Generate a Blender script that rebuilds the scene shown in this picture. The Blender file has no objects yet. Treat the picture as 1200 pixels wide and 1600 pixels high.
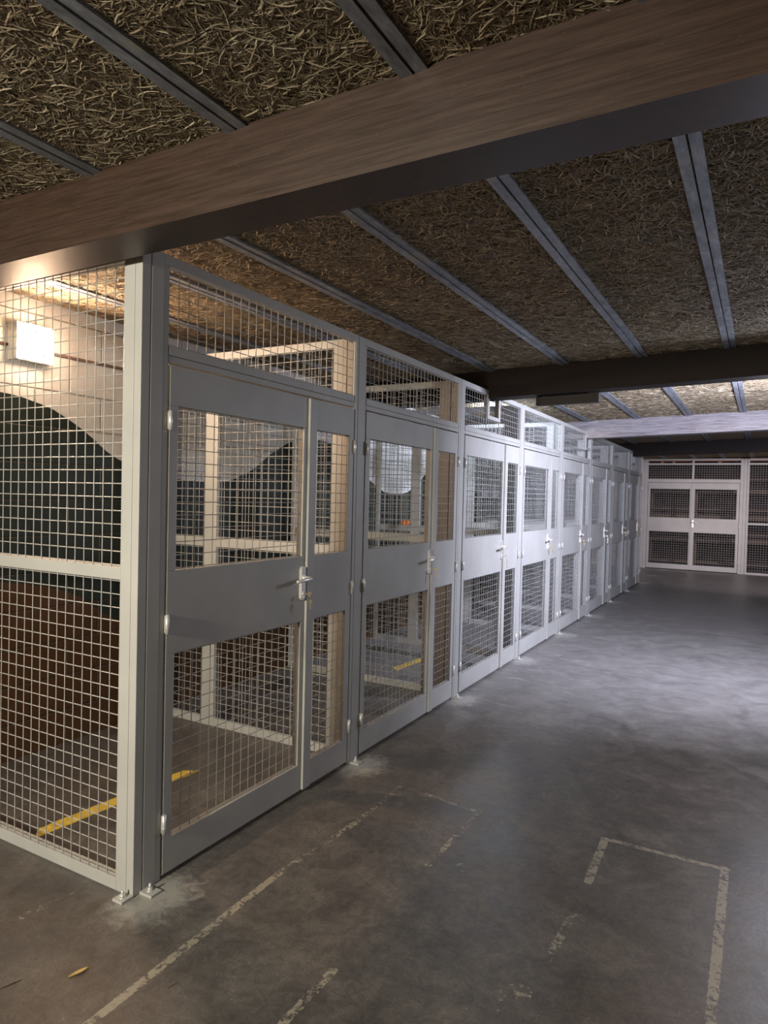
import bpy, math, random
import numpy as np
from mathutils import Vector, Matrix

random.seed(7)
RNG = np.random.default_rng(11)
SC = bpy.context.scene
COL = SC.collection
PI = math.pi

# ------------------------------------------------------------------ camera
def look_matrix(yaw, pitch, roll, loc):
    cy, sy = math.cos(yaw), math.sin(yaw)
    f = Vector((-sy*math.cos(pitch), cy*math.cos(pitch), math.sin(pitch)))
    r = Vector((cy, sy, 0)); u = r.cross(f)
    cr, sr = math.cos(roll), math.sin(roll)
    r2 = cr*r + sr*u; u2 = -sr*r + cr*u
    m = Matrix((r2, u2, -f)).transposed().to_4x4()
    m.translation = Vector(loc)
    return m

cam_data = bpy.data.cameras.new('camera')
cam = bpy.data.objects.new('camera', cam_data); COL.objects.link(cam)
cam.matrix_world = look_matrix(0.50912, -0.022577, 0.023872, (1.9632, -1.7445, 1.4879))
cam_data.sensor_fit = 'VERTICAL'
cam_data.sensor_height = 24.0
cam_data.lens = 24.0*1058.6/1600.0
cam_data.clip_start = 0.02
SC.camera = cam

# ------------------------------------------------------------------ light + exposure
SC.view_settings.view_transform = 'Standard'
SC.view_settings.look = 'None'
SC.view_settings.gamma = 1.0
SC.view_settings.use_curve_mapping = False
SC.view_settings.exposure = 0.0

world = bpy.data.worlds.new('world'); SC.world = world; world.use_nodes = True
bg = world.node_tree.nodes['Background']
bg.inputs[0].default_value = (0.55, 0.6, 0.75, 1); bg.inputs[1].default_value = 0.02

def area(name, loc, target, sx, sy, power, color, spread=180, parent=None):
    d = bpy.data.lights.new(name, 'AREA'); d.shape = 'RECTANGLE'; d.size = sx; d.size_y = sy
    d.energy = power; d.color = color; d.spread = math.radians(spread)
    o = bpy.data.objects.new(name, d); COL.objects.link(o)
    o.location = loc
    o.rotation_euler = (Vector(target)-Vector(loc)).to_track_quat('-Z', 'Y').to_euler()
    if parent: o.parent = parent
    return o

def point(name, loc, radius, power, color):
    d = bpy.data.lights.new(name, 'POINT'); d.shadow_soft_size = radius; d.energy = power; d.color = color
    o = bpy.data.objects.new(name, d); COL.objects.link(o); o.location = loc
    return o
# lamp behind the photographer, then two added fill lights without a lamp
area('light_near', (0.12, -3.9, 2.08), (0.15, 0.0, 0.95), 0.32, 0.32, 112, (1.0, 0.90, 0.74), 130)
point('light_near_fill', (1.4, -3.2, 1.9), 0.3, 6, (1.0, 0.86, 0.66))
point('fill_right', (3.9, 0.9, 1.75), 0.30, 18, (1.0, 0.93, 0.86))
# lamp on the right, just outside the frame between the second and third beam
area('light_walkway', (2.3, 3.75, 2.08), (1.85, 4.65, 1.75), 0.25, 0.25, 215, (0.78, 0.79, 1.0))
point('light_walkway_spill', (2.4, 3.9, 1.9), 0.15, 85, (0.80, 0.83, 1.0))  # added fill without a lamp of its own, carries light towards the camera
# added point light in the middle cages, no lamp there, brightens the mural
point('fill_cage', (-0.62, 5.25, 2.38), 0.06, 34, (0.72, 0.82, 1.0))
# lamp near the far doors (out of frame to the right)
area('light_far', (3.9, 9.2, 2.26), (0.9, 14.7, 1.0), 0.3, 0.3, 42, (1.0, 0.82, 0.86), 75)

# ------------------------------------------------------------------ node helpers
class NT:
    def __init__(s, name):
        s.m = bpy.data.materials.new(name); s.m.use_nodes = True
        s.t = s.m.node_tree; s.n = s.t.nodes; s.b = s.n['Principled BSDF']
    def N(s, typ, **kw):
        n = s.n.new(typ)
        for k, v in kw.items(): setattr(n, k, v)
        return n
    def L(s, a, b): s.t.links.new(a, b)
    def setin(s, sock, v):
        if hasattr(v, 'is_output') or isinstance(v, bpy.types.NodeSocket): s.L(v, sock)
        else:
            if hasattr(sock.default_value, '__len__') and not hasattr(v, '__len__'): v = (v,)*len(sock.default_value)
            if hasattr(sock.default_value, '__len__') and len(sock.default_value) == 4 and len(v) == 3: v = (*v, 1)
            sock.default_value = v
    def math(s, op, a, b=0.0, c=None, clamp=False):
        n = s.N('ShaderNodeMath', operation=op, use_clamp=clamp)
        s.setin(n.inputs[0], a); s.setin(n.inputs[1], b)
        if c is not None: s.setin(n.inputs[2], c)
        return n.outputs[0]
    def mix(s, f, a, b, blend='MIX'):
        n = s.N('ShaderNodeMix', data_type='RGBA', blend_type=blend)
        s.setin(n.inputs[0], f); s.setin(n.inputs[6], a); s.setin(n.inputs[7], b)
        return n.outputs[2]
    def pos(s):
        return s.N('ShaderNodeNewGeometry').outputs['Position']
    def obj(s):
        return s.N('ShaderNodeTexCoord').outputs['Object']
    def xyz(s, v):
        n = s.N('ShaderNodeSeparateXYZ'); s.L(v, n.inputs[0]); return n.outputs
    def scale(s, v, sc, rot=(0, 0, 0), loc=(0, 0, 0)):
        n = s.N('ShaderNodeMapping'); s.L(v, n.inputs[0]); n.inputs['Scale'].default_value = sc
        n.inputs['Rotation'].default_value = rot; n.inputs['Location'].default_value = loc
        return n.outputs[0]
    def noise(s, v, scale, detail=4, rough=0.55, dist=0.0):
        n = s.N('ShaderNodeTexNoise'); s.L(v, n.inputs['Vector'])
        n.inputs['Scale'].default_value = scale; n.inputs['Detail'].default_value = detail
        n.inputs['Roughness'].default_value = rough; n.inputs['Distortion'].default_value = dist
        return n.outputs[0]
    def ramp(s, f, stops):
        n = s.N('ShaderNodeValToRGB'); s.L(f, n.inputs[0]); e = n.color_ramp.elements
        while len(e) < len(stops): e.new(0.5)
        for i, (p, c) in enumerate(stops):
            e[i].position = p; e[i].color = (*c, 1) if hasattr(c, '__len__') else (c, c, c, 1)
        return n.outputs[0]
    def smooth(s, f, a, b):
        n = s.N('ShaderNodeMapRange', interpolation_type='SMOOTHSTEP'); s.setin(n.inputs[0], f)
        n.inputs[1].default_value = a; n.inputs[2].default_value = b
        return n.outputs[0]
    def bump(s, h, strength=0.3, dist=0.01):
        n = s.N('ShaderNodeBump'); s.L(h, n.inputs['Height'])
        n.inputs['Strength'].default_value = strength; n.inputs['Distance'].default_value = dist
        s.L(n.outputs[0], s.b.inputs['Normal'])
    def set(s, color=None, rough=None, metal=None, spec=None):
        if color is not None: s.setin(s.b.inputs['Base Color'], color)
        if rough is not None: s.setin(s.b.inputs['Roughness'], rough)
        if metal is not None: s.setin(s.b.inputs['Metallic'], metal)
        if spec is not None: s.setin(s.b.inputs['Specular IOR Level'], spec)
        return s.m

def mat_paint(name, col, rough=0.52, bumpy=0.06):
    t = NT(name); p = t.obj()
    n1 = t.noise(p, 3.0, 3); n2 = t.noise(p, 380, 2)
    c = t.mix(t.smooth(n1, 0.35, 0.7), tuple(x*0.94 for x in col), tuple(min(1, x*1.05) for x in col))
    t.bump(n2, bumpy, 0.002)
    return t.set(c, rough, 0.0, 0.5)

M = {}
M['steel'] = mat_paint('powder_coated_steel', (0.42, 0.425, 0.405))
M['wire'] = mat_paint('coated_wire', (0.40, 0.405, 0.39), 0.4, 0.0)

def mat_simple(name, col, rough=0.5, metal=0.0, emit=None, es=0.0, nscale=40):
    t = NT(name); p = t.obj(); n = t.noise(p, nscale, 3)
    c = t.mix(n, tuple(x*0.85 for x in col), tuple(min(1, x*1.12) for x in col))
    t.set(c, rough, metal)
    if emit:
        t.b.inputs['Emission Color'].default_value = (*emit, 1); t.b.inputs['Emission Strength'].default_value = es
    return t.m
M['chrome'] = mat_simple('brushed_aluminium', (0.86, 0.86, 0.85), 0.32, 0.55)
M['zinc'] = mat_simple('zinc_plated_steel', (0.70, 0.70, 0.68), 0.4, 0.5)
M['brass'] = mat_simple('brass_key', (0.55, 0.47, 0.32), 0.35, 0.9)
M['black'] = mat_simple('black_plastic', (0.012, 0.012, 0.012), 0.5)
M['dark_metal'] = mat_simple('dark_brown_housing', (0.009, 0.006, 0.005), 0.65)
M['lamp_body'] = mat_simple('lamp_housing_plastic', (0.55, 0.5, 0.42), 0.5)
M['diffuser'] = mat_simple('lit_diffuser', (0.9, 0.85, 0.75), 0.4, 0.0, (1.0, 0.66, 0.43), 300.0)
M['tube'] = mat_simple('lit_tube', (0.9, 0.9, 0.9), 0.4, 0.0, (0.76, 0.82, 1.0), 900.0)
M['conduit'] = mat_simple('brown_conduit', (0.075, 0.036, 0.026), 0.6)
M['timber'] = mat_simple('red_brown_timber', (0.20, 0.085, 0.05), 0.6, nscale=12)
M['carton'] = mat_simple('dark_brown_board', (0.10, 0.075, 0.055), 0.8, nscale=8)
M['leaf'] = mat_simple('dry_yellow_leaf', (0.55, 0.40, 0.14), 0.6)
M['leaf_dark'] = mat_simple('dry_brown_twig', (0.05, 0.032, 0.018), 0.7)
M['orange'] = mat_simple('orange_webbing', (0.85, 0.25, 0.06), 0.6)

def mat_galv():
    t = NT('weathered_galvanised_steel'); p = t.pos()
    n = t.noise(t.scale(p, (1, 0.35, 1)), 34, 5, 0.7); m = t.noise(p, 7, 3)
    c = t.ramp(n, [(0.3, (0.13, 0.14, 0.16)), (0.55, (0.24, 0.26, 0.30)), (0.75, (0.42, 0.45, 0.50))])
    c = t.mix(t.smooth(m, 0.5, 0.8), c, (0.33, 0.31, 0.28))
    t.bump(n, 0.15, 0.002)
    return t.set(c, t.math('MULTIPLY_ADD', n, 0.3, 0.32), 0.45)
M['galv'] = mat_galv()

def mat_beam(name, dark, light, scrape, rough=0.32, spec=0.5):
    t = NT(name); p = t.pos()
    g = t.noise(t.scale(p, (1.2, 1.2, 26)), 3.2, 6, 0.62, 0.6)
    fine = t.noise(t.scale(p, (5, 5, 120)), 4, 4, 0.6)
    big = t.noise(t.scale(p, (0.8, 1, 2.0)), 1.6, 4)
    c = t.mix(t.smooth(g, 0.3, 0.75), dark, light)
    c = t.mix(t.math('MULTIPLY', t.smooth(fine, 0.45, 0.7), 0.35), c, tuple(x*0.4 for x in dark))
    c = t.mix(t.math('MULTIPLY', t.smooth(big, 0.5, 0.72), scrape), c, (0.42, 0.38, 0.36))
    sc = t.noise(t.scale(p, (9, 9, 30), (0, 0.5, 0)), 6, 3, 0.6, 1.0)
    c = t.mix(t.math('MULTIPLY', t.smooth(sc, 0.70, 0.76), 0.45), c, (0.32, 0.24, 0.18))
    t.bump(g, 0.12, 0.004)
    return t.set(c, t.math('MULTIPLY_ADD', g, 0.25, rough), 0.0, spec)
M['beam'] = mat_beam('stained_timber_beam', (0.028, 0.015, 0.009), (0.056, 0.031, 0.021), 0.0)
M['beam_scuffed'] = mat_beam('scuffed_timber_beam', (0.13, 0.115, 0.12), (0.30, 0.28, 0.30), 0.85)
M['beam_shaded'] = mat_beam('shaded_timber_beam', (0.007, 0.004, 0.003), (0.014, 0.009, 0.007), 0.0, 0.5, 0.2)  # darker copy of the beam timber, backlit shade painted into its colour

def mat_wool():
    t = NT('wood_wool_strand')
    r = t.N('ShaderNodeNewGeometry').outputs['Random Per Island']
    p = t.pos(); big = t.noise(p, 1.6, 3)
    c = t.ramp(r, [(0.0, (0.17, 0.135, 0.088)), (0.45, (0.28, 0.232, 0.158)), (0.85, (0.38, 0.325, 0.228)), (1.0, (0.56, 0.50, 0.37))])
    c = t.mix(t.math('MULTIPLY', t.smooth(big, 0.35, 0.7), 0.30), c, (0.20, 0.13, 0.07), 'MIX')
    return t.set(c, 0.75, 0.0, 0.25)
M['wool'] = mat_wool()
def mat_wool_base():
    t = NT('wood_wool_board'); p = t.pos()
    a = t.noise(t.scale(p, (110, 200, 110), (0, 0, 0.7)), 1.0, 4, 0.7, 2.0); b = t.noise(t.scale(p, (200, 110, 110)), 1.0, 4, 0.7, 2.0)
    h = t.math('MAXIMUM', a, b)
    c = t.ramp(h, [(0.40, (0.15, 0.115, 0.075)), (0.55, (0.33, 0.27, 0.19)), (0.72, (0.50, 0.43, 0.32))])
    t.bump(h, 0.9, 0.01)
    return t.set(c, 0.9, 0.0, 0.1)
M['wool_base'] = mat_wool_base()

# ---- mural wall
HILL = [(-5, 1.9), (-2, 2.05), (-0.4, 2.0), (.395, 1.994), (.613, 1.962), (.856, 1.863), (1.279, 1.639), (1.65, 1.575), (2.04, 1.568), (2.29, 1.62),
        (2.71, 1.84), (3.084, 1.969), (3.318, 1.989), (3.625, 1.955), (4.0, 1.80), (4.421, 1.594), (4.7, 1.525), (4.94, 1.524), (5.281, 1.608), (5.67, 1.811), (6.2, 1.978), (6.5, 1.96), (6.9, 1.80),
        (7.35, 1.571), (7.87, 1.508), (8.6, 1.75), (9.2, 1.97), (10, 1.7), (10.8, 1.52), (11.8, 1.9), (15, 1.7), (17.5, 1.7)]
BROWN = [(-5, 0.9), (-1, 1.06), (.1, 1.02), (.406, .983), (.626, .943), (.871, .86), (1.247, .652), (1.7, .60), (2.3, .72), (3.0, .86), (3.7, .86), (4.4, .70), (5.2, .45), (6.0, .35), (7, .6), (8, .75), (9.5, .5), (11, .6), (17.5, .6)]
def float_curve(t, x, pts, y0, y1, zmax):
    n = t.N('ShaderNodeFloatCurve'); cv = n.mapping.curves[0]
    while len(cv.points) < len(pts): cv.points.new(0.5, 0.5)
    for p, (a, b) in zip(cv.points, sorted(pts)):
        p.location = ((a-y0)/(y1-y0), b/zmax); p.handle_type = 'AUTO'
    n.mapping.update()
    t.L(t.math('DIVIDE', t.math('SUBTRACT', x, y0), y1-y0), n.inputs['Value'])
    return t.math('MULTIPLY', n.outputs[0], zmax)
def mat_mural():
    t = NT('mural_painted_blockwork'); p = t.pos(); x, y, z = t.xyz(p)
    # block joints: courses of 0.205 m, blocks of 0.43 m in running bond
    zz = t.math('SUBTRACT', z, 2.245-0.205*20)
    row = t.math('FLOOR', t.math('DIVIDE', zz, 0.205))
    fz = t.math('ABSOLUTE', t.math('SUBTRACT', t.math('MODULO', t.math('ADD', zz, 0.1025), 0.205), 0.1025))
    off = t.math('MULTIPLY', t.math('MODULO', row, 2.0), 0.215)
    yy = t.math('ADD', t.math('ADD', y, off), 8.6-1.02)
    fy = t.math('ABSOLUTE', t.math('SUBTRACT', t.math('MODULO', t.math('ADD', yy, 0.215), 0.43), 0.215))
    d = t.math('MINIMUM', fz, fy)
    joint = t.smooth(d, 0.001, 0.007)
    nz = t.noise(p, 60, 4); big = t.noise(p, 1.2, 3)
    wob = t.math('MULTIPLY', t.math('SUBTRACT', t.noise(p, 14, 2), 0.5), 0.006)
    hill = t.math('GREATER_THAN', t.math('ADD', float_curve(t, y, HILL, -5, 17.5, 2.5), wob), z)
    br = t.math('GREATER_THAN', t.math('ADD', float_curve(t, y, BROWN, -5, 17.5, 2.5), wob), z)
    white = t.mix(big, (0.60, 0.60, 0.59), (0.70, 0.70, 0.68))
    green = t.mix(big, (0.011, 0.019, 0.014), (0.018, 0.028, 0.021))
    brown = t.mix(big, (0.065, 0.028, 0.009), (0.095, 0.043, 0.015))
    c = t.mix(hill, white, green); c = t.mix(br, c, brown)
    c = t.mix(t.math('MULTIPLY', t.math('SUBTRACT', 1.0, joint), 0.45), c, (0.12, 0.1, 0.09))
    h = t.math('ADD', t.math('MULTIPLY', joint, 1.0), t.math('MULTIPLY', nz, 0.25))
    t.bump(h, 0.8, 0.008)
    return t.set(c, 0.5, 0.0, 0.4)
M['mural'] = mat_mural()

def mat_wall(name, c0, c1):
    t = NT(name); p = t.pos()
    br = t.N('ShaderNodeTexBrick'); t.L(t.scale(p, (1, 1, 1), (PI/2, 0, 0)), br.inputs['Vector'])
    br.inputs['Scale'].default_value = 1.0; br.inputs['Brick Width'].default_value = 0.22; br.inputs['Row Height'].default_value = 0.07
    br.inputs['Mortar Size'].default_value = 0.008
    br.inputs['Color1'].default_value = (*c0, 1); br.inputs['Color2'].default_value = (*c1, 1); br.inputs['Mortar'].default_value = (*[x*0.6 for x in c0], 1)
    t.bump(br.outputs['Fac'], -0.4, 0.01)
    return t.set(br.outputs['Color'], 0.85)
M['dark_wall'] = mat_wall('dark_brick', (0.035, 0.025, 0.02), (0.055, 0.036, 0.028))
M['grey_wall'] = mat_simple('grey_render', (0.22, 0.21, 0.20), 0.85, nscale=6)

# ---- floor: concrete with worn paint, dust, stains and painted lamp light
LINES = [ # x0,y0,x1,y1,half width, wear threshold
    (0.372, -0.56, 0.352, 0.36, 0.0155, 0.45), (0.352, 0.36, 0.390, 0.86, 0.015, 0.51), (0.390, 0.86, 0.385, 1.36, 0.013, 0.55),
    (0.44, 1.33, 0.84, 1.275, 0.013, 0.53), (0.835, 1.30, 0.825, 0.72, 0.013, 0.53), (0.825, 0.72, 0.815, 0.40, 0.012, 0.66),
    (0.835, 0.02, 0.828, -0.60, 0.0145, 0.47),
    (1.403, 1.33, 1.414, 0.95, 0.0165, 0.40), (1.414, 0.72, 1.402, 0.40, 0.014, 0.56),
    (1.395, 1.335, 1.885, 1.337, 0.0135, 0.45), (1.876, 1.345, 1.880, 0.35, 0.016, 0.43), (1.880, 0.35, 1.885, -0.3, 0.016, 0.55),
    (-0.218, -0.02, -0.235, -0.33, 0.014, 0.56),
    (1.30, 0.17, 1.37, 0.235, 0.035, 0.56), (1.33, 0.10, 1.345, 0.17, 0.02, 0.62)]
def mat_floor():
    t = NT('old_concrete_floor'); p = t.pos()
    x, y, z = t.xyz(p)
    big = t.noise(p, 0.9, 5, 0.6, 0.4); mid = t.noise(p, 4.5, 6, 0.65, 0.6); fine = t.noise(p, 60, 5, 0.7)
    streak = t.noise(t.scale(p, (9, 2.2, 1), (0, 0, -0.9)), 2.0, 5, 0.65, 0.8)
    c = t.ramp(mid, [(0.30, (0.066, 0.062, 0.060)), (0.5, (0.100, 0.094, 0.088)), (0.72, (0.150, 0.140, 0.126))])
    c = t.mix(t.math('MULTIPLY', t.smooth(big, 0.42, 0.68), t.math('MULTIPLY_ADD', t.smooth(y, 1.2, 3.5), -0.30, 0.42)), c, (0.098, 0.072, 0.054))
    c = t.mix(t.math('MULTIPLY', t.smooth(streak, 0.58, 0.8), 0.35), c, (0.21, 0.205, 0.195))
    fz = t.noise(p, 24, 6, 0.75, 0.8); ff = t.noise(p, 150, 3, 0.7)
    c = t.mix(t.smooth(fz, 0.36, 0.64), t.mix(1.0, c, (0.80, 0.80, 0.80), 'MULTIPLY'), t.mix(1.0, c, (1.18, 1.17, 1.15), 'MULTIPLY'))
    c = t.mix(t.smooth(ff, 0.35, 0.65), t.mix(1.0, c, (0.86, 0.86, 0.86), 'MULTIPLY'), t.mix(1.0, c, (1.12, 1.12, 1.12), 'MULTIPLY'))
    # black mould-like stains
    st = t.noise(t.scale(p, (1, 2.4, 1), (0, 0, 0.5), (3, 1, 0)), 1.3, 5, 0.65, 0.5)
    c = t.mix(t.math('MULTIPLY', t.smooth(st, 0.58, 0.75), 0.55), c, (0.035, 0.032, 0.032))
    # light grit specks
    v = t.N('ShaderNodeTexVoronoi'); t.L(p, v.inputs['Vector']); v.inputs['Scale'].default_value = 55
    spk = t.math('MULTIPLY', t.math('LESS_THAN', v.outputs['Distance'], 0.16), t.smooth(mid, 0.55, 0.62))
    c = t.mix(t.math('MULTIPLY', spk, 0.35), c, (0.38, 0.34, 0.26))
    scuff = t.noise(t.scale(p, (14, 5, 1), (0, 0, 0.6)), 3, 5, 0.75, 1.2)
    c = t.mix(t.math('MULTIPLY', t.smooth(scuff, 0.62, 0.72), 0.32), c, (0.30, 0.26, 0.19))
    # drilling dust in front of every post
    yb = t.math('SUBTRACT', t.math('MODULO', t.math('ADD', y, 0.70), 1.451), 0.70)
    dx = t.math('SUBTRACT', x, 0.07)
    dist = t.math('SQRT', t.math('ADD', t.math('MULTIPLY', dx, dx), t.math('MULTIPLY', t.math('MULTIPLY', yb, yb), 0.7)))
    dn = t.math('MULTIPLY', t.math('SUBTRACT', t.noise(p, 16, 5, 0.7, 1.0), 0.5), 0.28)
    halo = t.math('SUBTRACT', 1.0, t.smooth(t.math('ADD', dist, dn), 0.03, 0.19))
    halo = t.math('MULTIPLY', halo, t.math('GREATER_THAN', y, -0.4))
    halo = t.math('MULTIPLY', halo, t.smooth(x, -0.12, -0.02))
    c = t.mix(t.math('MULTIPLY', halo, 0.75), c, (0.42, 0.42, 0.38))
    # pale smears of dust along the foot of the cages
    sm = t.noise(t.scale(p, (3.2, 11, 1), (0, 0, 0.35)), 1.6, 5, 0.7, 0.5)
    band = t.math('MULTIPLY', t.smooth(x, 1.6, 0.1), t.smooth(y, 1.5, 4.5))
    c = t.mix(t.math('MULTIPLY', t.math('MULTIPLY', t.smooth(sm, 0.54, 0.72), band), 0.8), c, (0.46, 0.46, 0.46))
    walkway_glow = t.math('MULTIPLY', t.smooth(t.math('ADD', y, t.math('MULTIPLY', mid, 1.2)), 2.4, 4.2), t.math('MULTIPLY_ADD', mid, 0.5, 0.12))  # lamp light painted into the floor colour, rising down the walkway
    c = t.mix(walkway_glow, c, (0.26, 0.26, 0.26))
    # worn chalky paint lines
    wear = t.noise(t.scale(p, (1, 1, 1)), 42, 6, 0.72, 0.6)
    wear2 = t.noise(p, 6, 3); w = t.math('MULTIPLY_ADD', t.math('SUBTRACT', wear2, 0.5), 0.45, wear)
    edge = t.math('MULTIPLY', t.math('SUBTRACT', t.noise(p, 70, 3), 0.5), 0.012)
    tot = None
    for (x0, y0, x1, y1, hw, th) in LINES:
        dx_, dy_ = x1-x0, y1-y0; L2 = dx_*dx_+dy_*dy_
        ax = t.math('SUBTRACT', x, x0); ay = t.math('SUBTRACT', y, y0)
        tt = t.math('DIVIDE', t.math('ADD', t.math('MULTIPLY', ax, dx_), t.math('MULTIPLY', ay, dy_)), L2, clamp=True)
        ex = t.math('SUBTRACT', ax, t.math('MULTIPLY', tt, dx_)); ey = t.math('SUBTRACT', ay, t.math('MULTIPLY', tt, dy_))
        dd = t.math('SQRT', t.math('ADD', t.math('MULTIPLY', ex, ex), t.math('MULTIPLY', ey, ey)))
        inside = t.math('LESS_THAN', t.math('ADD', dd, edge), hw)
        m = t.math('MULTIPLY', inside, t.smooth(w, th-0.01, th+0.06))
        tot = m if tot is None else t.math('MAXIMUM', tot, m)
    # small chalk rings
    for (cx, cy, rr) in [(0.98, 1.20, 0.045), (0.96, 0.79, 0.03), (1.02, 1.62, 0.03)]:
        ex = t.math('SUBTRACT', x, cx); ey = t.math('SUBTRACT', y, cy)
        dd = t.math('SQRT', t.math('ADD', t.math('MULTIPLY', ex, ex), t.math('MULTIPLY', ey, ey)))
        m = t.math('MULTIPLY', t.math('LESS_THAN', t.math('ABSOLUTE', t.math('SUBTRACT', dd, rr)), 0.005), t.smooth(w, 0.55, 0.65))
        tot = t.math('MAXIMUM', tot, t.math('MULTIPLY', m, 0.6))
    c = t.mix(t.math('MULTIPLY', tot, 0.80), c, (0.37, 0.34, 0.265))
    h = t.math('ADD', t.math('MULTIPLY', fine, 0.5), t.math('ADD', mid, t.math('MULTIPLY', tot, 0.3)))
    t.bump(h, 0.22, 0.006)
    return t.set(c, t.math('MULTIPLY_ADD', mid, 0.35, 0.24), 0.0, 0.5)
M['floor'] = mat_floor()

def mat_yellow():
    t = NT('worn_yellow_paint'); p = t.pos()
    n = t.noise(p, 45, 5, 0.7, 0.6); n2 = t.noise(p, 9, 3)
    c = t.mix(n2, (0.58, 0.40, 0.05), (0.72, 0.54, 0.09))
    c = t.mix(t.math('MULTIPLY', t.smooth(n, 0.55, 0.66), 0.7), c, (0.25, 0.17, 0.07))
    return t.set(c, 0.55)
M['yellow'] = mat_yellow()

# ------------------------------------------------------------------ mesh helpers
class MB:
    def __init__(s): s.v = []; s.f = []; s.mi = []; s.sm = []
    def hexa(s, pts, mi=0):
        b = len(s.v); s.v += [tuple(p) for p in pts]
        for q in ((0, 3, 2, 1), (4, 5, 6, 7), (0, 1, 5, 4), (1, 2, 6, 5), (2, 3, 7, 6), (3, 0, 4, 7)):
            s.f.append(tuple(b+i for i in q)); s.mi.append(mi); s.sm.append(False)
        return s
    def box(s, x0, x1, y0, y1, z0, z1, mi=0):
        return s.hexa([(x0, y0, z0), (x1, y0, z0), (x1, y1, z0), (x0, y1, z0), (x0, y0, z1), (x1, y0, z1), (x1, y1, z1), (x0, y1, z1)], mi)
    def tube(s, pts, r, n=6, mi=0, cap=True, sx=1.0):
        pts = [Vector(p) for p in pts]; b = len(s.v); k = len(pts)
        rs = r if hasattr(r, '__len__') else [r]*k
        prev = None
        for i, p in enumerate(pts):
            d = (pts[min(i+1, k-1)]-pts[max(i-1, 0)]).normalized()
            up = Vector((0, 0, 1)) if abs(d.z) < 0.9 else Vector((1, 0, 0))
            a = d.cross(up).normalized() if prev is None else (prev-d*prev.dot(d)).normalized()
            prev = a; c = d.cross(a)
            for j in range(n):
                t = 2*PI*j/n+PI/n
                s.v.append(tuple(p+a*(math.cos(t)*rs[i]*sx)+c*(math.sin(t)*rs[i])))
        for i in range(k-1):
            for j in range(n):
                j2 = (j+1) % n
                s.f.append((b+i*n+j, b+i*n+j2, b+(i+1)*n+j2, b+(i+1)*n+j)); s.mi.append(mi); s.sm.append(True)
        if cap:
            s.f.append(tuple(b+j for j in range(n))[::-1]); s.f.append(tuple(b+(k-1)*n+j for j in range(n)))
            s.mi += [mi, mi]; s.sm += [False, False]
        return s
    def mesh(s, name, mats):
        me = bpy.data.meshes.new(name); me.from_pydata(s.v, [], s.f); me.update()
        for m in (mats if isinstance(mats, (list, tuple)) else [mats]): me.materials.append(m)
        me.polygons.foreach_set('material_index', s.mi); me.polygons.foreach_set('use_smooth', s.sm)
        import bmesh
        bm = bmesh.new(); bm.from_mesh(me); bmesh.ops.recalc_face_normals(bm, faces=bm.faces); bm.to_mesh(me); bm.free()
        return me
CACHE = {}
def add(name, mb, mats, parent=None, key=None, bevel=0.0, loc=None):
    if key and key in CACHE: me = CACHE[key]
    else:
        me = mb().mesh(name, mats) if callable(mb) else mb.mesh(name, mats)
        if key: CACHE[key] = me
    o = bpy.data.objects.new(name, me); COL.objects.link(o)
    if parent: o.parent = parent
    if loc: o.location = loc
    if bevel:
        md = o.modifiers.new('bevel', 'BEVEL'); md.width = bevel; md.segments = 2; md.limit_method = 'ANGLE'
        md.harden_normals = False
    return o
def tag(o, label=None, cat=None, group=None, kind=None):
    if label: o['label'] = label
    if cat: o['category'] = cat
    if group: o['group'] = group
    if kind: o['kind'] = kind
    return o
def empty(name, loc=(0, 0, 0), rz=0):
    o = bpy.data.objects.new(name, None); COL.objects.link(o); o.location = loc; o.rotation_euler = (0, 0, rz)
    o.empty_display_size = 0.1
    return o
def struct(name, mb, mats): return tag(add(name, mb, mats), kind='structure')

# ------------------------------------------------------------------ shell
WX = -1.57; RX = 4.6; Y0 = -5.0; FY = 14.77; YE = 17.4; H = 2.535
def sstep(a, b, x):
    t = min(1, max(0, (x-a)/(b-a))); return t*t*(3-2*t)
def zc(x, y): return H + 0.014*sstep(3.5, 7.0, y)*(min(x, 2.6)-1.96)

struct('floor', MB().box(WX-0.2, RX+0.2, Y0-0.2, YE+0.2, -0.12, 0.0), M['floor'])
struct('wall_left', MB().box(WX-0.2, WX, Y0-0.2, YE+0.2, 0.0, 2.75), M['mural'])
struct('wall_right', MB().box(RX, RX+0.2, Y0-0.2, YE+0.2, 0.0, 2.75), M['grey_wall'])
struct('wall_near', MB().box(WX, RX, Y0-0.2, Y0, 0.0, 2.75), M['grey_wall'])
struct('wall_far', MB().box(WX, RX, YE, YE+0.2, 0.0, 2.75), M['dark_wall'])

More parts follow.
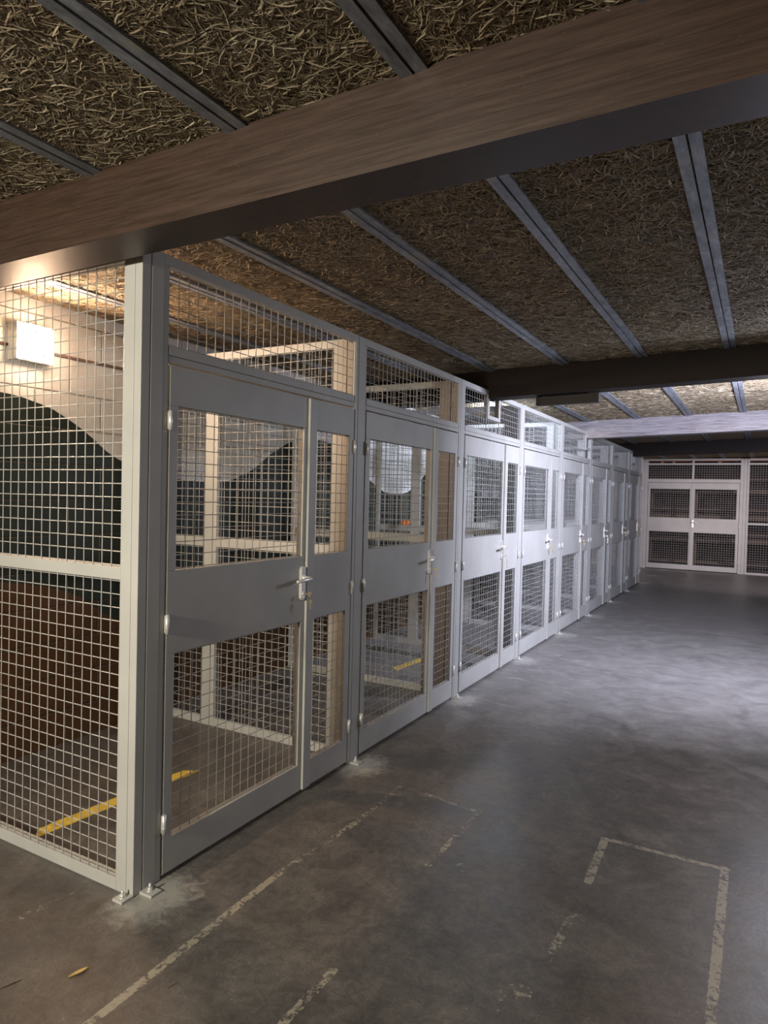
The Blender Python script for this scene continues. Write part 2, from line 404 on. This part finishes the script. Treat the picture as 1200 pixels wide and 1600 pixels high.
def build_ceiling():
    xs = np.linspace(WX-0.2, RX+0.2, 13); ys = np.concatenate([np.linspace(Y0-0.2, 3.3, 6), np.linspace(3.5, 7, 12), np.linspace(7.5, YE+0.2, 6)])
    V = []; F = []; MI = []
    nx, ny = len(xs), len(ys)
    for top in (0, 1):
        for yv in ys:
            for xv in xs: V.append((xv, yv, zc(xv, yv) if not top else 2.80))
    idx = lambda i, j, k: k*nx*ny + j*nx + i
    for j in range(ny-1):
        for i in range(nx-1):
            F.append((idx(i, j, 0), idx(i, j+1, 0), idx(i+1, j+1, 0), idx(i+1, j, 0)))
            F.append((idx(i, j, 1), idx(i+1, j, 1), idx(i+1, j+1, 1), idx(i, j+1, 1)))
    for i in range(nx-1):
        F.append((idx(i, 0, 0), idx(i+1, 0, 0), idx(i+1, 0, 1), idx(i, 0, 1)))
        F.append((idx(i+1, ny-1, 0), idx(i, ny-1, 0), idx(i, ny-1, 1), idx(i+1, ny-1, 1)))
    for j in range(ny-1):
        F.append((idx(0, j+1, 0), idx(0, j, 0), idx(0, j, 1), idx(0, j+1, 1)))
        F.append((idx(nx-1, j, 0), idx(nx-1, j+1, 0), idx(nx-1, j+1, 1), idx(nx-1, j, 1)))
    V = np.array(V, float); F = np.array(F, int); nb = len(F)
    allV = [V]; allF = [F]; base = len(V)
    # strands of wood wool: thin curling ribbons pressed into the underside
    def strands(x0, x1, y0, y1, dens, wid, lmin, lmax, K, depth):
        nonlocal base
        n = int((x1-x0)*(y1-y0)*dens)
        cx = RNG.uniform(x0, x1, n); cy = RNG.uniform(y0, y1, n); th = RNG.uniform(0, 2*PI, n)
        th = np.where(RNG.random(n) < 0.15, RNG.normal(0.3, 0.6, n), th)
        L = RNG.uniform(lmin, lmax, n); k1 = RNG.normal(0, 12, n); k2 = RNG.normal(0, 170, n)
        s = np.linspace(-.5, .5, K+1)[None, :]*L[:, None]
        ang = th[:, None]+k1[:, None]*s+k2[:, None]*s*s
        ds = L[:, None]/K
        px = cx[:, None]+np.cumsum(np.cos(ang)*ds, 1); py = cy[:, None]+np.cumsum(np.sin(ang)*ds, 1)
        px -= (px.mean(1)-cx)[:, None]; py -= (py.mean(1)-cy)[:, None]
        w = RNG.uniform(0.7, 1.3, n)*wid/2
        w = w[:, None]*np.array([0.45]+[1]*(K-1)+[0.45])[None, :]
        st = np.clip((py-3.5)/3.5, 0, 1); st = st*st*(3-2*st)
        zceil = H+0.014*st*(np.minimum(px, 2.6)-1.96)
        zb = RNG.uniform(0.0005, depth, n)[:, None]+RNG.normal(0, 1, n)[:, None]*s*0.05
        pz = zceil-np.clip(zb, 0.0004, depth*1.2)
        tilt = RNG.uniform(-0.6, 0.6, n)[:, None]*w
        A = np.stack([px-np.sin(ang)*w, py+np.cos(ang)*w, pz+tilt], -1)
        B = np.stack([px+np.sin(ang)*w, py-np.cos(ang)*w, pz-tilt], -1)
        vv = np.stack([A, B], 2).reshape(-1, 3)
        a0 = (np.arange(n)[:, None]*(2*(K+1))+2*np.arange(K)[None, :]).reshape(-1)+base
        ff = np.stack([a0, a0+1, a0+3, a0+2], -1)
        allV.append(vv); allF.append(ff); base += len(vv)
    strands(-0.9, 2.3, -1.6, -0.2, 15000, 0.0028, 0.05, 0.14, 7, 0.008)
    strands(WX, 2.7, -0.12, 1.6, 12000, 0.0029, 0.04, 0.11, 5, 0.009)
    strands(WX, 2.7, 1.6, 3.7, 6000, 0.0036, 0.04, 0.10, 4, 0.009)
    strands(WX, 3.0, 3.7, 7.1, 3500, 0.0045, 0.05, 0.10, 3, 0.009)
    V = np.concatenate(allV).astype(np.float32); F = np.concatenate(allF).astype(np.int32)
    me = bpy.data.meshes.new('ceiling'); me.vertices.add(len(V)); me.vertices.foreach_set('co', V.ravel())
    me.loops.add(F.size); me.loops.foreach_set('vertex_index', F.ravel())
    me.polygons.add(len(F)); me.polygons.foreach_set('loop_start', np.arange(0, F.size, 4, dtype=np.int32))
    me.materials.append(M['wool_base']); me.materials.append(M['wool'])
    mi = np.ones(len(F), dtype=np.int32); mi[:nb] = 0; me.polygons.foreach_set('material_index', mi)
    me.update(calc_edges=True); me.validate()
    o = bpy.data.objects.new('ceiling', me); COL.objects.link(o); tag(o, kind='structure')
build_ceiling()

# metal strips under the joints of the ceiling boards: two lips with a dark slot between them
SX = [-1.18, -0.58, 0.02, 0.628, 1.19, 1.745, 2.33, 2.91, 3.50, 4.08]
SL = ['metal ceiling strip running inside the cages nearest the mural wall', 'metal ceiling strip running inside the cages, second from the mural wall',
      'metal ceiling strip just in front of the cage tops', 'metal ceiling strip second from the cage tops in the walkway',
      'metal ceiling strip third from the cage tops in the walkway', 'metal ceiling strip nearest the right edge of the photo']
for k, sx in enumerate(SX[:6]):
    def mk(sx=sx):
        mb = MB()
        ys = [Y0]+list(np.linspace(3.5, 7.0, 6))+[16.5]
        for i in range(len(ys)-1):
            a, b = ys[i], ys[i+1]
            for (o0, o1, d) in ((-0.037, -0.003, 0.019), (0.003, 0.037, 0.016), (-0.003, 0.003, 0.006)):
                za, zb = zc(sx, a), zc(sx, b)
                mi = 1 if d < 0.01 else 0
                mb.hexa([(sx+o0, a, za-d), (sx+o1, a, za-d), (sx+o1, b, zb-d), (sx+o0, b, zb-d),
                         (sx+o0, a, za+.005), (sx+o1, a, za+.005), (sx+o1, b, zb+.005), (sx+o0, b, zb+.005)], mi)
        return mb
    tag(add('ceiling_strip', mk, [M['galv'], M['black']]), SL[k], 'metal strip', 'metal strips between the ceiling boards')

# beams
def beam(y_at0, slope, zb0, zslope, thick, mat, label, name='ceiling_beam', lip=0.0):
    def zb(x): return zb0+zslope*(x-1.4)
    mb = MB(); xs = [WX, 0.0, 1.4, 3.0, RX]
    for i in range(len(xs)-1):
        a, b = xs[i], xs[i+1]
        ya, yb = y_at0+slope*a, y_at0+slope*b
        mb.hexa([(a, ya, zb(a)), (b, yb, zb(b)), (b, yb+thick, zb(b)), (a, ya+thick, zb(a)),
                 (a, ya, H+0.1), (b, yb, H+0.1), (b, yb+thick, H+0.1), (a, ya+thick, H+0.1)])
    return tag(add(name, mb, mat), label, 'beam', 'timber beams across the ceiling')
beam(-0.262, 0.0, 2.307, 0.003, 0.165, M['beam'], 'large brown timber beam crossing the foreground over the nearest cage corner')
beam(3.47, -0.12, 2.318, 0.010, 0.165, M['beam_shaded'], 'almost black timber beam second from the camera, above the third cage')
beam(6.97, -0.12, 2.308, 0.016, 0.165, M['beam_scuffed'], 'scuffed pale lit timber beam third from the camera')
beam(10.47, -0.12, 2.315, 0.022, 0.165, M['beam_shaded'], 'farthest dark timber beam in front of the far double doors')

# ------------------------------------------------------------------ cages
PITCH = 1.451; NB = 8
D = 0.035
def wire_panel(axis, a0, a1, z0, z1, p, pitch_h=0.0505, pitch_v=0.0505, r=0.0021, front=1):
    """welded wires in the plane normal to `axis`; a = the horizontal coordinate"""
    mb = MB()
    n = max(1, round((a1-a0)/pitch_h)); m = max(1, round((z1-z0)/pitch_v))
    def P(a, z, off): return (p+off, a, z) if axis == 'x' else (a, p+off, z)
    for i in range(n+1):
        a = a0+0.006+(a1-a0-0.012)*i/n
        mb.tube([P(a, z0-0.006, 0), P(a, z1+0.006, 0)], r, 5, cap=False)
    for j in range(m+1):
        z = z0+0.006+(z1-z0-0.012)*j/m
        mb.tube([P(a0-0.006, z, -front*2*r), P(a1+0.006, z, -front*2*r)], r, 5, cap=False)
    return mb

def leaf_mb(y0, y1, s0, s1):
    mb = MB(); x0, x1 = -D, 0.0
    for (a, b) in ((0.018, 0.15), (0.865, 1.185), (1.815, 1.965)): mb.box(x0, x1, y0, y1, a, b)
    for (a, b) in ((0.15, 0.865), (1.185, 1.815)):
        mb.box(x0, x1, y0, y0+s0, a, b); mb.box(x0, x1, y1-s1, y1, a, b)
    return mb
def hinge_mb(y, z0, z1):
    mb = MB(); mb.tube([(0.008, y, z0), (0.008, y, z1)], 0.0085, 10)
    zm = (z0+z1)/2
    for q in (z0+(z1-z0)*0.33, z0+(z1-z0)*0.66): mb.tube([(0.008, y, q-0.0012), (0.008, y, q+0.0012)], 0.0092, 10)
    mb.box(-0.002, 0.0012, y-0.007, y+0.007, z0+0.004, z1-0.004)
    return mb
def screw_mb(y, z):
    return MB().tube([(-0.002, y, z), (0.004, y, z)], [0.005, 0.0035], 8)
def handle_mb(y):
    mb = MB()
    # long back plate with rounded ends
    pts = []
    z0, z1, hw, th = 0.972, 1.137, 0.0185, 0.014
    prof = [(-hw, z0+.012), (-hw+.006, z0+.003), (0, z0), (hw-.006, z0+.003), (hw, z0+.012), (hw, z1-.012), (hw-.006, z1-.003), (0, z1), (-hw+.006, z1-.003), (-hw, z1-.012)]
    b = len(mb.v); n = len(prof)
    for x, k in ((0.0, 1.0), (th-0.003, 1.0), (th, 0.9)):
        for (a, z) in prof: mb.v.append((x, y+a*k, (z-1.055)*(1 if k == 1 else 0.985)+1.055))
    for l in range(2):
        for j in range(n):
            j2 = (j+1) % n; mb.f.append((b+l*n+j, b+l*n+j2, b+(l+1)*n+j2, b+(l+1)*n+j)); mb.mi.append(0); mb.sm.append(False)
    mb.f.append(tuple(b+2*n+j for j in range(n))); mb.mi.append(0); mb.sm.append(False)
    # lever: neck, bend, blade towards the hinge side
    mb.tube([(th-.002, y, 1.082), (th+.010, y, 1.082)], 0.0125, 12)
    mb.tube([(th+.006, y, 1.082), (0.050, y, 1.082), (0.060, y-0.003, 1.082), (0.065, y-0.014, 1.081), (0.065, y-0.06, 1.079), (0.063, y-0.105, 1.076), (0.058, y-0.116, 1.076)],
            [0.009, 0.009, 0.0095, 0.0095, 0.009, 0.0085, 0.006], 10)
    # lock cylinder with dark key slot
    mb.tube([(th-.002, y, 1.004), (th+.004, y, 1.004)], 0.0085, 12)
    mb.box(th+.001, th+.005, y-.004, y+.004, 0.984, 0.998)
    mb.box(th+.0035, th+.0048, y-.0015, y+.0015, 0.999, 1.009, 1)
    return mb
def key_mb(y, tagged=False):
    mb = MB(); x = 0.018
    mb.box(x, x+0.022, y-.001, y+.001, 1.001, 1.007)
    mb.tube([(x+0.034, y-0.0008, 1.004), (x+0.034, y+0.0008, 1.004)], 0.012, 12)
    ring = [(x+0.040, y+0.012*math.sin(t), 0.990+0.013*math.cos(t)) for t in np.linspace(0, 2*PI, 13)]
    mb.tube(ring, 0.0011, 5, cap=False)
    mb.tube([(x+0.0402, y-0.003, 0.968), (x+0.0402, y-0.0014, 0.968)], 0.011, 12)
    mb.box(x+0.037, x+0.043, y-0.003, y-0.001, 0.932, 0.960)
    if tagged:
        mb.box(x+0.033, x+0.047, y+0.002, y+0.0035, 0.90, 0.962)
    return mb
def plate_mb(x, y, sx, sy):
    mb = MB().box(x-sx/2, x+sx/2, y-sy/2, y+sy/2, 0.0, 0.010); return mb
def bolt_mb(x, y):
    mb = MB().tube([(x, y, 0.010), (x, y, 0.0125)], 0.014, 14).tube([(x, y, 0.0125), (x, y, 0.021)], 0.0095, 6).tube([(x, y, 0.012), (x, y, 0.036)], 0.0045, 8)
    return mb

ORD = ['first', 'second', 'third', 'fourth', 'fifth', 'sixth', 'seventh', 'eighth']
def cage_front(k):
    notch = {2: (3.50-2*PITCH, 3.72-2*PITCH), 4: (7.0-4*PITCH, 7.19-4*PITCH), 7: (10.46-7*PITCH, 10.66-7*PITCH)}.get(k)
    e = empty('storage_cage_front', (0, k*PITCH, 0))
    S = M['steel']
    lab = {0: 'first grey mesh cage front at the corner, wide and narrow door, nearest the camera',
           1: 'second grey mesh cage front from the corner, with brass keys hanging at its handle',
           2: 'third grey mesh cage front, whose top frame steps down under the dark second beam',
           3: 'fourth grey mesh cage front from the corner, first one wholly beyond the second beam',
           4: 'fifth grey mesh cage front, just before the scuffed pale third beam',
           5: 'sixth grey mesh cage front, just beyond the scuffed pale third beam',
           6: 'seventh grey mesh cage front, next to last in the row',
           7: 'eighth and last grey mesh cage front at the far end of the row'}[k]
    tag(e, lab, 'cage', 'mesh storage cage fronts in a row')
    zl = 2.0
    def up(y0, y1, rb0, rb1):
        return MB().box(-0.04, 0, y0, y1, 0.0, 2.37).box(-0.04, -0.004, rb0, rb1, 0.0, 2.33)
    add('upright', lambda: up(0.0015, 0.0605, 0.0625, 0.089), S, e, 'upL', 0.0022)
    add('upright', lambda: up(1.4225, 1.4495, 1.4165, 1.4225), S, e, 'upR', 0.0022)
    def rail():
        mb = MB()
        if not notch: mb.box(-0.038, -0.001, 0.061, 1.4225, 2.33, 2.37)
        else:
            a, b = notch; zd = 2.17
            mb.box(-0.038, -0.001, 0.061, a, 2.33, 2.37)
            mb.box(-0.038, -0.001, a-0.04, a, zd, 2.33); mb.box(-0.038, -0.001, a, b, zd-0.03, zd)
            mb.box(-0.038, -0.001, a-0.04, a, zd-0.03, zd)
            if b+0.04 < 1.42:
                mb.box(-0.038, -0.001, b, b+0.04, zd-0.03, 2.33); mb.box(-0.038, -0.001, b, 1.4225, 2.33, 2.37)
        return mb
    add('top_rail', rail, S, e, 'rail%s' % (k if notch else ''), 0.0015)
    add('lintel', lambda: MB().box(-0.038, -0.001, 0.0895, 1.416, 2.0015, 2.037).box(-0.038, -0.003, 0.0895, 1.416, 1.974, 2.0), S, e, 'lintel', 0.0015)
    def tm():
        if not notch: return wire_panel('x', 0.089, 1.4165, 2.037, 2.33, -0.014, r=0.0019)
        a, b = notch
        mb = wire_panel('x', 0.089, a-0.04, 2.037, 2.33, -0.014, r=0.0019)
        if b+0.04 < 1.40:
            for m2 in (wire_panel('x', a-0.04, b+0.04, 2.037, 2.14, -0.014, r=0.0019), wire_panel('x', b+0.04, 1.4165, 2.037, 2.33, -0.014, r=0.0019)):
                o = len(mb.v); mb.v += m2.v; mb.f += [tuple(i+o for i in q) for q in m2.f]; mb.mi += m2.mi; mb.sm += m2.sm
        return mb
    add('transom_mesh', tm, M['wire'], e, 'tm%s' % (k if notch else ''))
    # wide door
    w = add('wide_door', lambda: leaf_mb(0.096, 0.992, 0.042, 0.036), S, e, 'wide', 0.0015)
    for nm, z0, z1 in (('l', 0.15, 0.865), ('u', 1.185, 1.815)):
        add('door_mesh', lambda: wire_panel('x', 0.138, 0.956, z0, z1, -0.010, r=0.0019), M['wire'], w, 'wm'+nm)
    add('meeting_strip', lambda: MB().box(0.0005, 0.0135, 0.986, 1.046, 0.022, 1.962), S, w, 'strip', 0.0015)
    for z in (0.18, 0.948, 1.72):
        add('hinge', lambda: hinge_mb(0.094, z, z+0.073), M['zinc'], w, 'hL%.2f' % z)
    add('door_handle', lambda: handle_mb(0.958), [M['chrome'], M['black']], w, 'handle')
    if k in (0, 1, 3, 4, 6): add('key', lambda: key_mb(0.958, False), M['brass'], w, 'key0')
    if k in (2, 5): add('key', lambda: key_mb(0.958, True), M['zinc'], w, 'key1')
    n = add('narrow_door', lambda: leaf_mb(0.997, 1.4125, 0.062, 0.046), S, e, 'narrow', 0.0015)
    for nm, z0, z1 in (('l', 0.15, 0.865), ('u', 1.185, 1.815)):
        add('door_mesh', lambda: wire_panel('x', 1.059, 1.3665, z0, z1, -0.010, r=0.0019), M['wire'], n, 'nm'+nm)
    for z in (0.18, 0.948, 1.72):
        add('hinge', lambda: hinge_mb(1.416, z, z+0.073), M['zinc'], n, 'hR%.2f' % z)
    p = add('foot_plate', lambda: plate_mb(0.032, 0.012, 0.062, 0.05), S, e, 'plate', 0.001)
    add('anchor_bolt', lambda: bolt_mb(0.028, 0.012), M['zinc'], p, 'pbolt')
for k in range(NB): cage_front(k)

# end panel in the plane y = 0 (left of the corner)
def end_panel():
    e = empty('mesh_side_panel', (0, 0, 0))
    tag(e, 'mesh side panel closing the near end of the cages, left of the corner post', 'mesh panel')
    S = M['steel']; xl = WX+0.01
    add('stile', MB().box(-0.037, -0.0005, 0.0, 0.04, 0.0, 2.37), S, e, bevel=0.002, loc=(0, -0.042, 0))
    add('stile', MB().box(-0.092, -0.0385, 0.0, 0.04, 0.0, 2.37), S, e, bevel=0.002, loc=(0, -0.042, 0))
    add('stile', MB().box(xl, xl+0.05, 0.0, 0.04, 0.0, 2.37), S, e, bevel=0.002, loc=(0, -0.042, 0))
    add('top_rail', MB().box(xl+0.05, -0.092, 0, 0.04, 2.325, 2.37), S, e, bevel=0.0015, loc=(0, -0.042, 0))
    add('middle_rail', MB().box(xl+0.05, -0.092, 0, 0.04, 1.158, 1.205), S, e, bevel=0.0015, loc=(0, -0.042, 0))
    add('bottom_rail', MB().box(xl+0.05, -0.092, 0, 0.04, 0.0, 0.046), S, e, bevel=0.0015, loc=(0, -0.042, 0))
    add('wire_mesh', wire_panel('y', xl+0.05, -0.092, 1.205, 2.325, 0.006, 0.0522, 0.0502, 0.0021, -1), M['wire'], e, loc=(0, -0.042, 0))
    add('wire_mesh', wire_panel('y', xl+0.05, -0.092, 0.046, 1.158, 0.006, 0.0522, 0.0502, 0.0021, -1), M['wire'], e, loc=(0, -0.042, 0))
    p = add('foot_plate', plate_mb(-0.022, -0.068, 0.05, 0.052), S, e, bevel=0.001)
    add('anchor_bolt', bolt_mb(-0.022, -0.070), M['zinc'], p)
end_panel()

# dividing panels between the cages
def divider(k):
    y = k*PITCH
    e = empty('mesh_divider', (0, y, 0))
    lab = 'mesh partition inside the cages between the %s and %s cage' % (ORD[k-1], ORD[k]) if k < NB else 'mesh partition closing the far end of the cage row'
    tag(e, lab, 'mesh panel', 'mesh partitions inside the cages')
    S = M['steel']; xl = WX+0.01; y0, y1 = 0.030, 0.060
    top = 2.37 if k < 5 else 2.33
    def vx(a, b): return MB().box(a, b, y0, y1, 0.0, top)
    add('stile', lambda: vx(-0.185, -0.10), S, e, 'dv1%d' % (k > 4), 0.0015)
    add('stile', lambda: vx(-0.095, -0.045), S, e, 'dv2%d' % (k > 4), 0.0015)
    add('stile', lambda: vx(-1.15, -1.05), S, e, 'dv3%d' % (k > 4), 0.0015)
    add('stile', lambda: vx(xl, xl+0.045), S, e, 'dv4%d' % (k > 4), 0.0015)
    def rails(z0, z1): return MB().box(xl+0.045, -1.15, y0+.001, y1-.001, z0, z1).box(-1.05, -0.185, y0+.001, y1-.001, z0, z1)
    add('top_rail', lambda: rails(top-0.045, top), S, e, 'dr1%d' % (k > 4), 0.0015)
    add('middle_rail', lambda: rails(1.145, 1.203), S, e, 'dr2', 0.0015)
    add('bottom_rail', lambda: rails(0.0, 0.05), S, e, 'dr3', 0.0015)
    for nm, z0, z1 in (('a', 0.05, 1.145), ('b', 1.203, top-0.045)):
        def two():
            mb = wire_panel('y', xl+0.045, -1.15, z0, z1, y0+.006, r=0.002)
            m2 = wire_panel('y', -1.05, -0.185, z0, z1, y0+.006, r=0.002)
            o = len(mb.v); mb.v += m2.v; mb.f += [tuple(i+o for i in q) for q in m2.f]; mb.mi += m2.mi; mb.sm += m2.sm
            return mb
        add('wire_mesh', two, M['wire'], e, 'dw%s%d' % (nm, k > 4))
for k in range(1, NB+1): divider(k)

# ------------------------------------------------------------------ bulkhead lamp + conduit
def bulkhead(loc, label):
    e = empty('wall_lamp', loc); tag(e, label, 'lamp')
    add('housing', MB().box(0, 0.085, -0.105, 0.105, -0.098, 0.098), M['lamp_body'], e, bevel=0.003)
    mb = MB(); a, b = 0.103, 0.096
    mb.hexa([(0.086, -a, -b), (0.086, a, -b), (0.086, a, b), (0.086, -a, b), (0.091, -a, -b), (0.091, a, -b), (0.091, a, b), (0.091, -a, b)])
    add('lamp_diffuser', mb, M['diffuser'], e)
bulkhead((WX, 0.535, 2.268), 'square glowing wall lamp on the white mural wall behind the mesh')
tag(add('conduit', MB().tube([(WX+0.008, 0.645, 2.25), (WX+0.008, 7.0, 2.25)], 0.0075, 8), M['conduit']),
    'thin brown conduit running right along the wall from the glowing lamp', 'conduit')
tag(add('conduit', MB().tube([(WX+0.008, -1.6, 2.25), (WX+0.008, 0.425, 2.25)], 0.0075, 8), M['conduit']),
    'thin brown conduit entering the glowing wall lamp from the left', 'conduit')

# batten fixture hung under the back edge of the second beam
e = empty('ceiling_fixture', (0.62, 3.50, 2.27)); tag(e, 'flat dark box hung below the second beam over the walkway', 'light fixture')
e.rotation_euler = (0, 0, math.atan(-0.12))
add('housing', MB().box(-0.25, 0.25, 0.0, 0.06, -0.034, 0.034), M['dark_metal'], e, bevel=0.002)
add('bracket', MB().box(-0.20, -0.16, 0.01, 0.05, 0.034, 0.05).box(0.16, 0.20, 0.01, 0.05, 0.034, 0.05), M['dark_metal'], e)

# ------------------------------------------------------------------ far double door cage
def far_front():
    e = empty('double_door_cage_front', (0, FY, 0))
    tag(e, 'wide mesh double door with equal leaves at the far end of the walkway', 'cage')
    S = M['steel']
    def U(a, b, z1=2.49): return MB().box(a, b, 0.0, 0.05, 0.0, z1)
    add('upright', U(-0.52, -0.42), S, e, bevel=0.002); add('upright', U(-0.418, -0.345), S, e, bevel=0.002)
    add('upright', U(1.53, 1.595), S, e, bevel=0.002); add('upright', U(1.597, 1.655), S, e, bevel=0.002)
    add('upright', MB().box(0.575, 0.615, 0.0, 0.05, 2.04, 2.47), S, e)
    for nm, z0, z1 in (('top_rail', 2.455, 2.495), ('transom_rail', 2.36, 2.40), ('lintel', 1.965, 2.04)):
        add(nm, MB().box(-0.345, 1.53, 0.001, 0.049, z0, z1), S, e, bevel=0.001)
    add('transom_mesh', wire_panel('y', -0.345, 0.575, 2.04, 2.36, 0.02, r=0.0022), M['wire'], e)
    add('transom_mesh', wire_panel('y', 0.615, 1.53, 2.04, 2.36, 0.02, r=0.0022), M['wire'], e)
    for (a, b, s0, s1) in ((-0.338, 0.592, 0.045, 0.05), (0.596, 1.523, 0.045, 0.05)):
        mb = MB()
        for (z0, z1) in ((0.015, 0.125), (0.855, 1.17), (1.82, 1.958)): mb.box(a, b, 0.003, 0.035, z0, z1)
        for (z0, z1) in ((0.125, 0.855), (1.17, 1.82)): mb.box(a, a+s0, 0.003, 0.035, z0, z1).box(b-s1, b, 0.003, 0.035, z0, z1)
        d = add('door_leaf', mb, S, e, bevel=0.0015)
        for (z0, z1) in ((0.125, 0.855), (1.17, 1.82)): add('door_mesh', wire_panel('y', a+s0, b-s1, z0, z1, 0.015, r=0.0022), M['wire'], d)
        if a > 0:
            add('meeting_strip', MB().box(0.57, 0.625, -0.008, 0.003, 0.02, 1.955), S, d, bevel=0.001)
            for z in (0.2, 0.98, 1.7): add('hinge', MB().tube([(1.527, -0.006, z), (1.527, -0.006, z+0.07)], 0.009, 8), M['zinc'], d)
            h = MB().box(0.60, 0.637, -0.022, -0.008, 0.965, 1.135)
            h.tube([(0.618, -0.02, 1.08), (0.618, -0.065, 1.08), (0.63, -0.07, 1.08), (0.72, -0.068, 1.077)], 0.009, 8)
            add('door_handle', h, M['chrome'], d, bevel=0.002)
    # fixed panel right of it
    p = empty('mesh_side_panel', (0, FY, 0)); tag(p, 'tall fixed mesh panel right of the far double door, at the photo edge', 'mesh panel')
    add('stile', MB().box(1.66, 1.70, 0.0, 0.045, 0, 2.49), S, p, bevel=0.002)
    add('stile', MB().box(RX-0.06, RX-0.01, 0.0, 0.045, 0, 2.49), S, p, bevel=0.002)
    for nm, z0, z1 in (('top_rail', 2.455, 2.495), ('transom_rail', 2.36, 2.40), ('middle_rail', 1.07, 1.11), ('bottom_rail', 0.0, 0.04)):
        add(nm, MB().box(1.70, RX-0.06, 0.001, 0.044, z0, z1), S, p, bevel=0.001)
    for (z0, z1) in ((0.04, 1.07), (1.11, 2.36)): add('wire_mesh', wire_panel('y', 1.70, RX-0.06, z0, z1, 0.02, r=0.0022), M['wire'], p)
far_front()
tag(add('mesh_side_panel', MB().box(WX+0.01, -0.525, FY, FY+0.04, 0, 2.49), M['steel'], bevel=0.002), 'plain closed panel left of the far double door, behind the last cage', 'panel')

# timber framing above the far doors and the dark shelving behind them
fr = empty('timber_framing', (0, FY+0.12, 0)); tag(fr, 'reddish brown timber framing behind the top rails of the far double door', 'framing')
add('rail', MB().box(-0.5, RX-0.05, 0, 0.05, 2.44, 2.49), M['timber'], fr)
for x in (-0.1, 0.14, 0.52, 1.08, 1.62, 2.2): add('stud', MB().box(x, x+0.07, 0.001, 0.05, 2.36, 2.44), M['timber'], fr)
sh = empty('shelving_rack', (0.6, 15.6, 0)); tag(sh, 'dark brown shelving seen dimly through the far mesh doors', 'shelf')
for x in (-1.0, 0.0, 1.0, 2.0):
    add('shelf_post', MB().box(x-0.02, x+0.02, 0, 0.04, 0, 2.1), M['carton'], sh); add('shelf_post', MB().box(x-0.02, x+0.02, 0.42, 0.46, 0, 2.1), M['carton'], sh)
for z in (0.12, 0.62, 0.80, 1.15, 1.35, 1.75, 2.05):
    add('shelf_board', MB().box(-1.02, 2.02, -0.01, 0.47, z, z+(0.09 if z in (0.62, 1.15, 1.75) else 0.04)), M['carton'], sh)

# ------------------------------------------------------------------ floor markings and litter
def yellow(pts, label):
    # slightly ragged painted strip, 2 mm thick
    mb = MB(); n = 26; (xa, ya), (xb, yb) = pts; w = 0.036
    L = math.hypot(xb-xa, yb-ya); ux, uy = (xb-xa)/L, (yb-ya)/L
    row = []
    for i in range(n+1):
        t = i/n; j = lambda: random.uniform(-0.003, 0.003)
        sh = 0.03*(1-2*t) if i in (0, n) else 0
        cx, cy = xa+(xb-xa)*t, ya+(yb-ya)*t
        row.append(((cx-uy*(w+j())+ux*sh, cy+ux*(w+j())+uy*sh), (cx+uy*(w+j())-ux*sh, cy-ux*(w+j())-uy*sh)))
    for i in range(n):
        (a, b), (c, d) = row[i], row[i+1]
        mb.hexa([(*b, 0.0002), (*d, 0.0002), (*c, 0.0002), (*a, 0.0002), (*b, 0.002), (*d, 0.002), (*c, 0.002), (*a, 0.002)])
    return tag(add('floor_marking', mb, M['yellow']), label, 'floor marking', 'yellow painted strips on the cage floor')
yellow([(-0.722, 0.06), (-0.655, 0.90)], 'long yellow painted strip on the floor of the first cage')
yellow([(-0.765, 3.40), (-0.71, 4.20)], 'yellow painted strip on the floor farther in, seen through the second cage')

mb = MB()
pa, pb = Vector((0.166, -0.425, 0)), Vector((0.184, -0.372, 0))
dd = (pb-pa); nn = Vector((-dd.y, dd.x, 0)).normalized(); N = 8; rows = []
for i in range(N+1):
    t = i/N; c = pa+dd*t; w = 0.0065*math.sin(PI*min(0.98, max(0.03, t)))**0.7
    rows.append((c+nn*w+Vector((0, 0, 0.006+0.004*t)), c+Vector((0, 0, 0.001+0.001*t)), c-nn*w+Vector((0, 0, 0.006+0.002*t))))
for i in range(N):
    for q in range(2):
        a, b, c2, d2 = rows[i][q], rows[i][q+1], rows[i+1][q+1], rows[i+1][q]
        up = Vector((0, 0, 0.0006)); mb.hexa([a, b, c2, d2, a+up, b+up, c2+up, d2+up])
tag(add('dry_leaf', mb, M['leaf']), 'small curled yellow dry leaf on the floor at bottom left', 'leaf')
tag(add('twig', MB().tube([(0.035, -0.565, 0.003), (0.047, -0.53, 0.004), (0.055, -0.503, 0.003)], [0.0012, 0.0016, 0.0008], 5), M['leaf_dark']), 'thin dark twig on the floor at the lower left edge', 'twig')
tag(add('twig', MB().tube([(0.455, -0.30, 0.002), (0.462, -0.27, 0.003)], [0.001, 0.0006], 5), M['leaf_dark']), 'tiny dark twig right of the long worn paint line in the foreground', 'twig')

mb = MB()
xo, yo = -1.20, 3*PITCH+0.018
for k, (rx, rz, dz) in enumerate(((0.045, 0.022, 1.232), (0.034, 0.016, 1.226), (0.040, 0.012, 1.243))):
    mb.tube([(xo+rx*math.cos(t), yo-0.004*k, dz+rz*math.sin(t)) for t in np.linspace(0, 2*PI, 17)], 0.0075, 7, cap=False)
mb.tube([(xo-0.006, yo-0.012, 1.205), (xo-0.004, yo-0.014, 1.23), (xo-0.004, yo-0.006, 1.262), (xo-0.004, yo+0.004, 1.25)], 0.008, 7)
tag(add('orange_strap', mb, M['orange']), 'small bright orange strap bundled on a middle rail inside the cages', 'strap')
